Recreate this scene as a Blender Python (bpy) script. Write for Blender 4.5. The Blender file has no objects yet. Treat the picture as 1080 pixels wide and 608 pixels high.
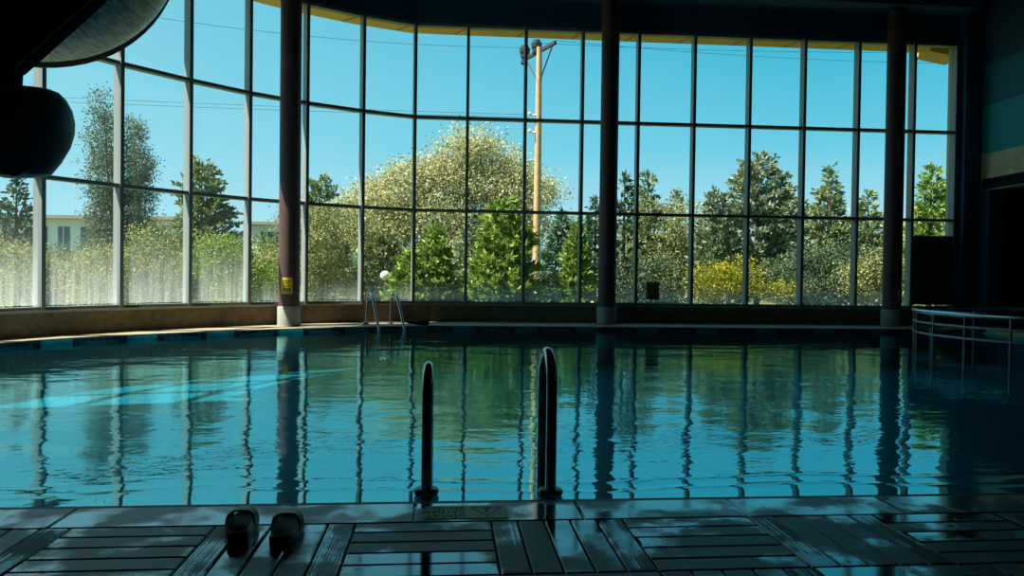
import bpy, math, random
import numpy as np
from mathutils import Vector, Matrix
random.seed(7); rng = np.random.default_rng(7)
SC = bpy.context.scene; COL = SC.collection
R = math.radians; PI = math.pi

# ------------------------------------------------------------------ camera
CAMZ = 0.85; YAW = R(5.2); PITCH = math.atan(11.77/780); ROLL = R(0.745); F = 780.0
f0 = Vector((math.sin(YAW)*math.cos(PITCH), math.cos(YAW)*math.cos(PITCH), -math.sin(PITCH)))
r0 = Vector((math.cos(YAW), -math.sin(YAW), 0)); u0 = r0.cross(f0)
rr = r0*math.cos(ROLL) + u0*math.sin(ROLL); uu = rr.cross(f0)
cd = bpy.data.cameras.new('camera'); cam = bpy.data.objects.new('camera', cd); COL.objects.link(cam)
cd.lens = 26; cd.sensor_width = 36; cd.clip_end = 500; cd.clip_start = 0.05
m = Matrix.Identity(4)
for i in range(3):
    m[i][0] = rr[i]; m[i][1] = uu[i]; m[i][2] = -f0[i]
m.translation = (0, 0, CAMZ); cam.matrix_world = m
SC.camera = cam

def at(px, py, Y):
    """world point seen at frame pixel (px,py) at depth Y (for laying out far things)"""
    d = f0 + rr*((px-540)/F) - uu*((py-304)/F)
    return Vector((0, 0, CAMZ)) + d*Y

# ------------------------------------------------------------------ materials
def mat(name, col, rough=.5, spec=.5, metal=0.0, bump=None, var=None, coat=0.0):
    """var=(scale, other colour, contrast lo, hi) noise colour variation; bump=(scale,strength)"""
    mt = bpy.data.materials.new(name); mt.use_nodes = True
    nt = mt.node_tree; b = nt.nodes['Principled BSDF']
    b.inputs['Base Color'].default_value = (*col, 1); b.inputs['Roughness'].default_value = rough
    b.inputs['Metallic'].default_value = metal; b.inputs['Specular IOR Level'].default_value = spec
    b.inputs['Coat Weight'].default_value = coat
    tc = nt.nodes.new('ShaderNodeTexCoord')
    if var:
        n = nt.nodes.new('ShaderNodeTexNoise'); n.inputs['Scale'].default_value = var[0]; n.inputs['Detail'].default_value = 6
        nt.links.new(tc.outputs['Object'], n.inputs['Vector'])
        rp = nt.nodes.new('ShaderNodeValToRGB'); rp.color_ramp.elements[0].color = (*col, 1); rp.color_ramp.elements[1].color = (*var[1], 1)
        rp.color_ramp.elements[0].position = var[2]; rp.color_ramp.elements[1].position = var[3]
        nt.links.new(n.outputs['Fac'], rp.inputs['Fac']); nt.links.new(rp.outputs['Color'], b.inputs['Base Color'])
    if bump:
        n = nt.nodes.new('ShaderNodeTexNoise'); n.inputs['Scale'].default_value = bump[0]; n.inputs['Detail'].default_value = 5
        nt.links.new(tc.outputs['Object'], n.inputs['Vector'])
        bp = nt.nodes.new('ShaderNodeBump'); bp.inputs['Strength'].default_value = bump[1]; bp.inputs['Distance'].default_value = .01
        nt.links.new(n.outputs['Fac'], bp.inputs['Height']); nt.links.new(bp.outputs['Normal'], b.inputs['Normal'])
    return mt

def leafmat(name, c0, c1, c2, trans=.3):
    mt = bpy.data.materials.new(name); mt.use_nodes = True; nt = mt.node_tree; nt.nodes.clear()
    out = nt.nodes.new('ShaderNodeOutputMaterial'); g = nt.nodes.new('ShaderNodeNewGeometry')
    rp = nt.nodes.new('ShaderNodeValToRGB'); e = rp.color_ramp.elements
    e[0].color = (*c0, 1); e[1].color = (*c2, 1); k = e.new(.55); k.color = (*c1, 1)
    nt.links.new(g.outputs['Random Per Island'], rp.inputs['Fac'])
    d = nt.nodes.new('ShaderNodeBsdfDiffuse'); t = nt.nodes.new('ShaderNodeBsdfTranslucent'); mx = nt.nodes.new('ShaderNodeMixShader')
    mx.inputs[0].default_value = trans
    nt.links.new(rp.outputs['Color'], d.inputs['Color']); nt.links.new(rp.outputs['Color'], t.inputs['Color'])
    nt.links.new(d.outputs[0], mx.inputs[1]); nt.links.new(t.outputs[0], mx.inputs[2]); nt.links.new(mx.outputs[0], out.inputs[0])
    return mt

M = {}
M['alu'] = mat('grey_aluminium', (.22, .25, .25), .45, .4, bump=(60, .1))
M['parapet'] = mat('stone_render', (.16, .125, .075), .8, .3, var=(9, (.24, .19, .12), .35, .7), bump=(40, .4))
M['sill'] = mat('sill_stone', (.42, .38, .28), .6)
M['navy'] = mat('navy_paint', (.025, .10, .18), .7, .25, bump=(8, .15))
M['teal'] = mat('teal_paint', (.02, .36, .44), .65, .3, bump=(8, .15))
M['dteal'] = mat('deep_teal_paint', (.02, .19, .28), .65, .3, bump=(8, .15))
M['beige'] = mat('beige_concrete', (.76, .66, .46), .85, .2, var=(5, (.60, .52, .36), .4, .62), bump=(30, .5))
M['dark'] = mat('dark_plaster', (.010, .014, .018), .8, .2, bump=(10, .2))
M['black'] = mat('black_rubber', (.008, .009, .01), .5)
M['brick'] = mat('dark_block', (.09, .13, .19), .85, .2, bump=(25, .4))
M['col_shaft'] = mat('column_paint', (.10, .058, .060), .5, .4, var=(3, (.14, .07, .065), .45, .75), bump=(20, .2))
M['col_base'] = mat('column_collar', (.34, .38, .34), .6, .3, bump=(30, .2))
M['steel'] = mat('stainless_steel', (.48, .50, .50), .22, .5, metal=1.0)
M['dsteel'] = mat('dull_steel', (.22, .24, .24), .4, .5, metal=1.0)
M['deckstone'] = mat('deck_stone', (.46, .39, .25), .65, .4, var=(4, (.34, .28, .18), .35, .7), bump=(30, .3))
M['soffit'] = mat('ochre_soffit', (.80, .54, .16), .7, .2)
M['extwall'] = mat('tan_render', (.55, .45, .28), .8, .2, bump=(30, .3))
M['yellow'] = mat('yellow_plate', (.80, .52, .03), .5)
M['orange'] = mat('orange_plate', (.85, .33, .03), .5)
M['tanplate'] = mat('worn_yellow_plate', (.92, .74, .26), .45, .5, var=(30, (.74, .58, .22), .4, .65))
M['ink'] = mat('black_ink', (.012, .01, .008), .6)
M['tile_teal'] = mat('teal_tile', (.01, .26, .33), .25, .5)
M['tile_navy'] = mat('navy_tile', (.006, .035, .075), .25, .5)
M['grout'] = mat('grout', (.08, .17, .19), .8)
M['eva'] = mat('black_foam', (.007, .008, .009), .38, .5, bump=(120, .15))
M['footbed'] = mat('black_foam_bed', (.009, .012, .013), .28, .6, bump=(260, .9))
M['bark'] = mat('bark', (.12, .08, .05), .9, .1, bump=(25, .8))
M['pole'] = mat('weathered_pole', (.62, .38, .18), .8, .2, var=(6, (.48, .30, .15), .4, .65), bump=(20, .5))
M['poledark'] = mat('dark_ironwork', (.03, .03, .035), .6)
M['wallwhite'] = mat('white_wall', (.80, .78, .72), .8, .2)
M['roof'] = mat('flat_roof', (.35, .31, .26), .8)
M['winglass'] = mat('far_window', (.05, .08, .10), .15)
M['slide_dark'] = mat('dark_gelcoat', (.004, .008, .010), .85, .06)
M['bucket'] = mat('teal_black_plastic', (.03, .12, .14), .5, .35, bump=(12, .2))
M['white'] = mat('white_globe', (.8, .8, .76), .4)

def grass_mat():
    return mat('grass', (.07, .10, .03), .9, .1, var=(1.2, (.14, .15, .05), .35, .7), bump=(60, .8))
M['grass'] = grass_mat()

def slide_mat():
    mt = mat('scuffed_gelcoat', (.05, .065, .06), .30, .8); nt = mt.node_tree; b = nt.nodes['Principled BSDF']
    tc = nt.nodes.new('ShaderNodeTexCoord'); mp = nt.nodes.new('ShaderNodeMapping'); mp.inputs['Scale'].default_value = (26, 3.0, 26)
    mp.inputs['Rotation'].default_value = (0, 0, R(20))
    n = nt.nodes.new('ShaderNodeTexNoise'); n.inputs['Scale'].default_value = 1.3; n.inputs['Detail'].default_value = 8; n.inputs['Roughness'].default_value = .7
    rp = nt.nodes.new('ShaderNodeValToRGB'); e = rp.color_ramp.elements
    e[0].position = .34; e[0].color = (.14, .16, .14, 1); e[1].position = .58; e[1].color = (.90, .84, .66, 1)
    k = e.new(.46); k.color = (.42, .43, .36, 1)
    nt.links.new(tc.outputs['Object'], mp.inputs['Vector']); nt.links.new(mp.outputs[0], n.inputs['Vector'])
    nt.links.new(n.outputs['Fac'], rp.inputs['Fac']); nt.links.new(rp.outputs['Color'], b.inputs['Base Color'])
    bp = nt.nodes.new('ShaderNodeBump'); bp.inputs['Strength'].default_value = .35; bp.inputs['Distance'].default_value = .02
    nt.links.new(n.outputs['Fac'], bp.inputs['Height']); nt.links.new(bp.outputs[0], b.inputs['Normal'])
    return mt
M['slide'] = slide_mat()

def plank_mat():
    """wet composite planks: dull dry patches and glossy wet film"""
    mt = mat('wet_composite', (.03, .035, .035), .4, .5); nt = mt.node_tree; b = nt.nodes['Principled BSDF']; L = nt.links
    tc = nt.nodes.new('ShaderNodeTexCoord'); g = nt.nodes.new('ShaderNodeNewGeometry')
    n = nt.nodes.new('ShaderNodeTexNoise'); n.inputs['Scale'].default_value = 2.6; n.inputs['Detail'].default_value = 7; n.inputs['Roughness'].default_value = .62
    L.new(tc.outputs['Object'], n.inputs['Vector'])
    ad = nt.nodes.new('ShaderNodeMath'); ad.operation = 'MULTIPLY_ADD'; ad.inputs[1].default_value = .16; L.new(g.outputs['Random Per Island'], ad.inputs[0]); L.new(n.outputs['Fac'], ad.inputs[2])
    rr_ = nt.nodes.new('ShaderNodeValToRGB'); e = rr_.color_ramp.elements
    e[0].position = .50; e[0].color = (.06, .06, .06, 1); e[1].position = .60; e[1].color = (.55, .55, .55, 1)
    L.new(ad.outputs[0], rr_.inputs['Fac']); L.new(rr_.outputs['Color'], b.inputs['Roughness'])
    n2 = nt.nodes.new('ShaderNodeTexNoise'); n2.inputs['Scale'].default_value = 7; n2.inputs['Detail'].default_value = 9; n2.inputs['Roughness'].default_value = .7
    L.new(tc.outputs['Object'], n2.inputs['Vector'])
    rp = nt.nodes.new('ShaderNodeValToRGB'); e = rp.color_ramp.elements
    e[0].position = .3; e[0].color = (.008, .016, .018, 1); e[1].position = .62; e[1].color = (.022, .042, .045, 1)
    k = e.new(.68); k.color = (.24, .27, .26, 1)
    L.new(n2.outputs['Fac'], rp.inputs['Fac']); L.new(rp.outputs['Color'], b.inputs['Base Color'])
    b.inputs['Coat Weight'].default_value = 1; b.inputs['Coat IOR'].default_value = 1.6; L.new(rr_.outputs['Color'], b.inputs['Coat Roughness'])
    wv = nt.nodes.new('ShaderNodeTexNoise'); wv.inputs['Scale'].default_value = 160; L.new(tc.outputs['Object'], wv.inputs['Vector'])
    bp = nt.nodes.new('ShaderNodeBump'); bp.inputs['Distance'].default_value = .002
    L.new(rr_.outputs['Color'], bp.inputs['Strength']); L.new(wv.outputs['Fac'], bp.inputs['Height']); L.new(bp.outputs[0], b.inputs['Normal'])
    return mt
M['plank'] = plank_mat()

def coping_mat():
    mt = mat('wet_coping', (.14, .14, .12), .3, .5); nt = mt.node_tree; b = nt.nodes['Principled BSDF']; L = nt.links
    tc = nt.nodes.new('ShaderNodeTexCoord'); n = nt.nodes.new('ShaderNodeTexNoise'); n.inputs['Scale'].default_value = 3.4; n.inputs['Detail'].default_value = 7
    L.new(tc.outputs['Object'], n.inputs['Vector'])
    rp = nt.nodes.new('ShaderNodeValToRGB'); e = rp.color_ramp.elements
    e[0].position = .44; e[0].color = (.5, .5, .5, 1); e[1].position = .54; e[1].color = (.10, .10, .10, 1)
    L.new(n.outputs['Fac'], rp.inputs['Fac']); L.new(rp.outputs['Color'], b.inputs['Roughness'])
    b.inputs['Coat Weight'].default_value = 1; b.inputs['Coat IOR'].default_value = 1.6; L.new(rp.outputs['Color'], b.inputs['Coat Roughness'])
    rc = nt.nodes.new('ShaderNodeValToRGB'); e = rc.color_ramp.elements
    e[0].position = .42; e[0].color = (.02, .022, .02, 1); e[1].position = .58; e[1].color = (.20, .20, .17, 1)
    L.new(n.outputs['Fac'], rc.inputs['Fac']); L.new(rc.outputs['Color'], b.inputs['Base Color'])
    return mt
M['coping'] = coping_mat()

def glass_mat(name, haze, base):
    """clear pane with condensation rising from its foot; local z = 0 at the sill"""
    mt = bpy.data.materials.new(name); mt.use_nodes = True; nt = mt.node_tree; nt.nodes.clear(); L = nt.links
    out = nt.nodes.new('ShaderNodeOutputMaterial'); tr = nt.nodes.new('ShaderNodeBsdfTransparent'); tr.inputs[0].default_value = (.985, .995, .995, 1)
    gl = nt.nodes.new('ShaderNodeBsdfGlossy'); gl.inputs['Roughness'].default_value = .02
    fr = nt.nodes.new('ShaderNodeFresnel'); fr.inputs['IOR'].default_value = 1.18
    ge = nt.nodes.new('ShaderNodeNewGeometry'); bf = nt.nodes.new('ShaderNodeMath'); bf.operation = 'SUBTRACT'; bf.inputs[0].default_value = 1; L.new(ge.outputs['Backfacing'], bf.inputs[1])
    fx = nt.nodes.new('ShaderNodeMath'); fx.operation = 'MULTIPLY'; L.new(fr.outputs[0], fx.inputs[0]); L.new(bf.outputs[0], fx.inputs[1])
    m1 = nt.nodes.new('ShaderNodeMixShader'); L.new(fx.outputs[0], m1.inputs[0]); L.new(tr.outputs[0], m1.inputs[1]); L.new(gl.outputs[0], m1.inputs[2])
    df = nt.nodes.new('ShaderNodeBsdfTranslucent'); df.inputs[0].default_value = (.85, .9, .88, 1)
    df2 = nt.nodes.new('ShaderNodeBsdfDiffuse'); df2.inputs[0].default_value = (.8, .85, .83, 1)
    md = nt.nodes.new('ShaderNodeMixShader'); md.inputs[0].default_value = .3; L.new(df.outputs[0], md.inputs[1]); L.new(df2.outputs[0], md.inputs[2])
    tc = nt.nodes.new('ShaderNodeTexCoord'); sp = nt.nodes.new('ShaderNodeSeparateXYZ'); L.new(tc.outputs['Object'], sp.inputs[0])
    mp = nt.nodes.new('ShaderNodeMapping'); mp.inputs['Scale'].default_value = (22, 22, 1.2); L.new(tc.outputs['Object'], mp.inputs[0])
    n = nt.nodes.new('ShaderNodeTexNoise'); n.inputs['Scale'].default_value = 1; n.inputs['Detail'].default_value = 6; L.new(mp.outputs[0], n.inputs['Vector'])
    ma = nt.nodes.new('ShaderNodeMapRange'); ma.inputs['From Min'].default_value = haze[1]; ma.inputs['From Max'].default_value = 0.0
    ma.inputs['To Min'].default_value = 0; ma.inputs['To Max'].default_value = haze[0]; ma.interpolation_type = 'SMOOTHSTEP'
    L.new(sp.outputs['Z'], ma.inputs['Value'])
    mu = nt.nodes.new('ShaderNodeMapRange'); mu.inputs['From Min'].default_value = .3; mu.inputs['From Max'].default_value = .7; mu.inputs['To Min'].default_value = .45; mu.inputs['To Max'].default_value = 1.25
    L.new(n.outputs['Fac'], mu.inputs['Value'])
    pw_ = nt.nodes.new('ShaderNodeMath'); pw_.operation = 'MULTIPLY'; L.new(ma.outputs[0], pw_.inputs[0]); L.new(ma.outputs[0], pw_.inputs[1])
    pr = nt.nodes.new('ShaderNodeMath'); pr.operation = 'MULTIPLY_ADD'; L.new(pw_.outputs[0], pr.inputs[0]); L.new(mu.outputs[0], pr.inputs[1]); pr.inputs[2].default_value = base; pr.use_clamp = True
    m2 = nt.nodes.new('ShaderNodeMixShader'); L.new(pr.outputs[0], m2.inputs[0]); L.new(m1.outputs[0], m2.inputs[1]); L.new(md.outputs[0], m2.inputs[2])
    L.new(m2.outputs[0], out.inputs[0])
    return mt
M['glass'] = glass_mat('clear_pane', (.44, .6), .003)
M['glass_h'] = glass_mat('misted_pane', (.50, 1.35), .010)

def water_mat():
    mt = bpy.data.materials.new('pool_water'); mt.use_nodes = True; nt = mt.node_tree; nt.nodes.clear(); L = nt.links
    out = nt.nodes.new('ShaderNodeOutputMaterial')
    tr = nt.nodes.new('ShaderNodeBsdfTransparent'); tr.inputs[0].default_value = (.45, .92, .97, 1)
    gl = nt.nodes.new('ShaderNodeBsdfGlossy'); gl.inputs['Roughness'].default_value = 0.0; gl.inputs['Color'].default_value = (.42, .95, 1, 1)
    fr = nt.nodes.new('ShaderNodeFresnel'); fr.inputs['IOR'].default_value = 6.5
    ge = nt.nodes.new('ShaderNodeNewGeometry'); bm_ = nt.nodes.new('ShaderNodeMix'); L.new(ge.outputs['Backfacing'], bm_.inputs[0]); L.new(fr.outputs[0], bm_.inputs[2]); bm_.inputs[3].default_value = .12   # from below: mostly let the light through
    mx = nt.nodes.new('ShaderNodeMixShader'); L.new(bm_.outputs[0], mx.inputs[0]); L.new(tr.outputs[0], mx.inputs[1]); L.new(gl.outputs[0], mx.inputs[2]); L.new(mx.outputs[0], out.inputs[0])
    tc = nt.nodes.new('ShaderNodeTexCoord'); sp = nt.nodes.new('ShaderNodeSeparateXYZ'); L.new(tc.outputs['Object'], sp.inputs[0])
    def noise(sx, sy, detail, seed):
        mp = nt.nodes.new('ShaderNodeMapping'); mp.inputs['Scale'].default_value = (sx, sy, 1); mp.inputs['Location'].default_value = (seed, seed*2, 0); L.new(tc.outputs['Object'], mp.inputs[0])
        n = nt.nodes.new('ShaderNodeTexNoise'); n.inputs['Scale'].default_value = 1; n.inputs['Detail'].default_value = detail; n.inputs['Distortion'].default_value = .4; L.new(mp.outputs[0], n.inputs['Vector']); return n.outputs['Fac']
    def math_(op, a, b_, c=None):
        k = nt.nodes.new('ShaderNodeMath'); k.operation = op
        for i, v in enumerate((a, b_, c)):
            if v is None: continue
            if isinstance(v, (int, float)): k.inputs[i].default_value = v
            else: L.new(v, k.inputs[i])
        return k.outputs[0]
    big = noise(1.1, 1.6, 1.5, 3.0); mid = noise(3.2, 6.0, 2.0, 11.0); fine = noise(9, 17, 2.0, 5.0)
    patch = noise(.55, .8, 1, 20.0)
    pr = nt.nodes.new('ShaderNodeMapRange'); pr.inputs['From Min'].default_value = .38; pr.inputs['From Max'].default_value = .62; L.new(patch, pr.inputs['Value'])
    # calm film over the overflow ledge near the deck, livelier beyond
    ca = nt.nodes.new('ShaderNodeMapRange'); ca.inputs['From Min'].default_value = 2.95; ca.inputs['From Max'].default_value = 3.6; ca.inputs['To Min'].default_value = .10; ca.inputs['To Max'].default_value = 1; L.new(sp.outputs['Y'], ca.inputs['Value'])
    h = math_('MULTIPLY', big, .0095)
    h = math_('MULTIPLY_ADD', mid, .0026, h)
    fp = math_('MULTIPLY', fine, math_('MULTIPLY_ADD', pr.outputs[0],   .0010, .0007))
    h = math_('ADD', h, fp)
    h = math_('MULTIPLY', h, ca.outputs[0])
    # two slow crests rolling off the overflow lip
    wob = math_('MULTIPLY_ADD', noise(.9, .02, 2, 40.0), .45, sp.outputs['Y'])
    for yc, amp, wd in ((3.22, .0011, .02), (3.36, .0013, .03)):
        d = math_('DIVIDE', math_('SUBTRACT', wob, yc), wd); g = math_('POWER', 2.718, math_('MULTIPLY', math_('MULTIPLY', d, d), -1.0))
        h = math_('MULTIPLY_ADD', g, amp, h)
    bp = nt.nodes.new('ShaderNodeBump'); bp.inputs['Strength'].default_value = 1; bp.inputs['Distance'].default_value = 1
    L.new(h, bp.inputs['Height']); L.new(bp.outputs[0], gl.inputs['Normal']); L.new(bp.outputs[0], fr.inputs['Normal'])
    return mt
M['water'] = water_mat()

def basin_mat():
    mt = mat('pool_mosaic', (.02, .40, .50), .4, .3); nt = mt.node_tree; b = nt.nodes['Principled BSDF']; L = nt.links
    tc = nt.nodes.new('ShaderNodeTexCoord'); br = nt.nodes.new('ShaderNodeTexBrick'); br.offset = 0
    br.inputs['Scale'].default_value = 1; br.inputs['Brick Width'].default_value = .25; br.inputs['Row Height'].default_value = .25; br.inputs['Mortar Size'].default_value = .012
    br.inputs['Color1'].default_value = (.006, .20, .27, 1); br.inputs['Color2'].default_value = (.008, .23, .30, 1); br.inputs['Mortar'].default_value = (.006, .17, .23, 1)
    L.new(tc.outputs['Object'], br.inputs['Vector']); L.new(br.outputs['Color'], b.inputs['Base Color'])
    return mt
M['basin'] = basin_mat()

# ------------------------------------------------------------------ mesh helpers
class MB:
    def __init__(s): s.v = []; s.f = []; s.mi = []
    def add(s, vs, fs, mi=0):
        o = len(s.v); s.v += [tuple(p) for p in vs]; s.f += [tuple(o+i for i in f) for f in fs]; s.mi += [mi]*len(fs); return s
    def box(s, c, d, rz=0, mi=0, bev=0, rot=None):
        """box centre c, size d, chamfered edges on the top rim when bev"""
        x, y, z = d[0]/2, d[1]/2, d[2]/2; Rm = rot or Matrix.Rotation(rz, 3, 'Z'); c = Vector(c)
        if bev:
            b = bev; vs = []
            for zz, k in ((-z, 0), (z-b, 0), (z, b)):
                vs += [(-x+k, -y+k, zz), (x-k, -y+k, zz), (x-k, y-k, zz), (-x+k, y-k, zz)]
            fs = [(3, 2, 1, 0), (8, 9, 10, 11)]
            for l in (0, 4):
                for i in range(4): j = (i+1) % 4; fs.append((l+i, l+j, l+4+j, l+4+i))
        else:
            vs = [(-x, -y, -z), (x, -y, -z), (x, y, -z), (-x, y, -z), (-x, -y, z), (x, -y, z), (x, y, z), (-x, y, z)]
            fs = [(3, 2, 1, 0), (4, 5, 6, 7), (0, 1, 5, 4), (1, 2, 6, 5), (2, 3, 7, 6), (3, 0, 4, 7)]
        return s.add([c + Rm @ Vector(p) for p in vs], fs, mi)
    def tube(s, pts, r, n=10, mi=0, cap=True):
        pts = [Vector(p) for p in pts]; rs = r if isinstance(r, (list, tuple)) else [r]*len(pts)
        o = len(s.v); up = None
        for i, p in enumerate(pts):
            t = (pts[min(i+1, len(pts)-1)] - pts[max(i-1, 0)]).normalized()
            if up is None:
                up = Vector((0, 0, 1)) if abs(t.z) < .9 else Vector((1, 0, 0))
            a = (up - t*up.dot(t)).normalized(); up = a; b = t.cross(a)
            for k in range(n):
                q = 2*PI*k/n; s.v.append(tuple(p + (a*math.cos(q) + b*math.sin(q))*rs[i]))
        fs = []
        for i in range(len(pts)-1):
            for k in range(n):
                j = (k+1) % n; fs.append((o+i*n+k, o+i*n+j, o+(i+1)*n+j, o+(i+1)*n+k))
        if cap: fs += [tuple(o+k for k in reversed(range(n))), tuple(o+(len(pts)-1)*n+k for k in range(n))]
        s.f += fs; s.mi += [mi]*len(fs); return s
    def lathe(s, prof, n=24, c=(0, 0, 0), M3=None, mi=0):
        o = len(s.v); c = Vector(c); M3 = M3 or Matrix.Identity(3)
        for r, z in prof:
            for k in range(n):
                q = 2*PI*k/n; s.v.append(tuple(c + M3 @ Vector((r*math.cos(q), r*math.sin(q), z))))
        fs = []
        for i in range(len(prof)-1):
            for k in range(n):
                j = (k+1) % n; fs.append((o+i*n+k, o+i*n+j, o+(i+1)*n+j, o+(i+1)*n+k))
        if prof[0][0] > 1e-5: fs.append(tuple(o+k for k in reversed(range(n))))
        if prof[-1][0] > 1e-5: fs.append(tuple(o+(len(prof)-1)*n+k for k in range(n)))
        s.f += fs; s.mi += [mi]*len(fs); return s
    def prism(s, poly, z0, z1, mi=0):
        n = len(poly); vs = [(p[0], p[1], z0) for p in poly] + [(p[0], p[1], z1) for p in poly]
        fs = [tuple(reversed(range(n))), tuple(range(n, 2*n))] + [(i, (i+1) % n, n+(i+1) % n, n+i) for i in range(n)]
        return s.add(vs, fs, mi)
    def build(s, name, mats, parent=None, smooth=False, loc=None, off=None):
        if not isinstance(mats, (list, tuple)): mats = [mats]
        vs = s.v
        if off is not None: vs = [(p[0]-off[0], p[1]-off[1], p[2]-off[2]) for p in vs]
        me = bpy.data.meshes.new(name); me.from_pydata(vs, [], s.f); me.update()
        for q in mats: me.materials.append(q)
        if len(mats) > 1: me.polygons.foreach_set('material_index', s.mi)
        o = bpy.data.objects.new(name, me); COL.objects.link(o)
        if smooth: me.shade_smooth() if smooth is True else me.set_sharp_from_angle(angle=smooth)
        if smooth and smooth is not True:
            me.polygons.foreach_set('use_smooth', [True]*len(me.polygons)); me.set_sharp_from_angle(angle=smooth)
        if parent: o.parent = parent
        if loc is not None: o.location = loc
        return o

def tag(o, label=None, cat=None, group=None, kind=None):
    if label: o['label'] = label
    if cat: o['category'] = cat
    if group: o['group'] = group
    if kind: o['kind'] = kind
    return o
def empty(name, loc, label=None, cat=None, group=None, rz=0, kind=None):
    o = bpy.data.objects.new(name, None); COL.objects.link(o); o.location = loc; o.rotation_euler = (0, 0, rz); o.empty_display_size = .1
    return tag(o, label, cat, group, kind)
def S(o): o['kind'] = 'structure'; return o
SM = R(40)

# ------------------------------------------------------------------ room layout
# mullion feet along the facade, left to right (curve, then straight)
ZS, ZT2, ZT1, ZH = .368, 2.0, 3.628, 5.262         # sill, lower transom, upper transom, head
ZD = .05                                           # far deck level
MUL = [(-5.48, 7.74), (-5.28, 8.62), (-4.864, 9.486), (-4.296, 10.311), (-3.656, 11.052), (-2.991, 11.70), (-2.233, 12.249), (-1.389, 12.699), (-.543, 13.02)]
MUL += [(.366, 13.015), (1.382, 12.998), (2.398, 12.985), (3.41, 12.975), (4.427, 12.955), (5.45, 12.94), (6.469, 12.925), (7.494, 12.912), (8.555, 12.90), (9.40, 12.89)]
MUL = [Vector((a, b, 0)) for a, b in MUL]
NM = len(MUL)
def wdir(i):
    a = MUL[max(i-1, 0)]; b = MUL[min(i+1, NM-1)]; return (b-a).normalized()
def wnorm(i):
    d = wdir(i); return Vector((-d.y, d.x, 0))         # outward
OUT = [wnorm(i) for i in range(NM)]
def off(i, k): return MUL[i] + OUT[i]*k

def ribbon(mb, z0, z1, k0, k1, i0=0, i1=NM-1, mi=0):
    """solid strip following the facade between offsets k0..k1 and heights z0..z1"""
    o = len(mb.v); n = i1-i0+1
    for i in range(i0, i1+1):
        a = off(i, k0); b = off(i, k1)
        mb.v += [(a.x, a.y, z0), (b.x, b.y, z0), (b.x, b.y, z1), (a.x, a.y, z1)]
    fs = []
    for j in range(n-1):
        p = o+4*j; q = p+4
        for k in range(4):
            l = (k+1) % 4; fs.append((p+k, p+l, q+l, q+k))
    fs += [(o+3, o+2, o+1, o), tuple(o+4*(n-1)+k for k in range(4))]
    mb.f += fs; mb.mi += [mi]*len(fs)

pw = MB(); ribbon(pw, -.15, ZS-.03, 0, .30)
S(pw.build('wall_parapet', M['parapet']))
sl = MB(); ribbon(sl, ZS-.03, ZS, -.015, .36)
S(sl.build('trim_1', M['sill']))
hw = MB(); ribbon(hw, ZH, 6.4, 0, .22)
S(hw.build('wall_back', M['navy']))

# windows: one per run between the columns
def pane_box(mb, i, z0, z1, k=.075, t=.012):
    a = off(i, k); b = off(i+1, k); d = (b-a); c = (a+b)/2
    mb.box((c.x, c.y, (z0+z1)/2), (d.length, t, z1-z0), math.atan2(d.y, d.x))
BAYS = [(0, 6), (6, 12), (12, 16), (16, 18)]
wins = []
for b, (i0, i1) in enumerate(BAYS):
    w = empty('window_%d' % (b+1), (MUL[i0].x, MUL[i0].y, ZS), kind='structure'); wins.append(w)
    O = w.location.copy()
    for i in range(i0, i1 + (1 if b == 3 else 0)):
        d = wdir(i); mb = MB(); c = off(i, .085); wd = .052
        if i in (0, 18): wd = .10
        mb.box((c.x, c.y, (ZS+ZH)/2), (wd, .17, ZH-ZS), math.atan2(d.y, d.x))
        c2 = off(i, .005); mb.box((c2.x, c2.y, (ZS+ZH)/2), (wd*.6, .02, ZH-ZS), math.atan2(d.y, d.x))
        mb.build('mullion', M['alu'], w, off=O)
    for (z, hh) in ((ZT2, .05), (ZT1, .05), (ZH-.025, .05), (ZS+.02, .04)):
        mb = MB(); ribbon(mb, z-hh/2, z+hh/2, .02, .14, i0, i1); mb.build('transom', M['alu'], w, off=O)
    for i in range(i0, i1):
        gm = M['glass_h'] if i < 5 else M['glass']
        zz = (ZS+.04, ZT2, ZT1, ZH-.05)
        for q in range(3):
            z0 = zz[q] + .02; z1 = zz[q+1] - .02
            if i == 17 and q == 0: z0 = 1.72
            mb = MB(); pane_box(mb, i, z0, z1)
            mb.build('pane', gm, w, off=O)

# block infill outside the last window, with courses
bm = MB()
nrow = 11
for r_ in range(nrow):
    z0 = ZS+.07 + r_*(1.71-ZS-.07)/nrow; hgt = (1.71-ZS-.07)/nrow - .012
    bm.box((8.99, 12.97, z0+hgt/2), (.82, .12, hgt)); bm.box((8.99, 12.98, z0+hgt+.006), (.82, .10, .014))
S(bm.build('wall_infill', M['brick']))

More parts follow.
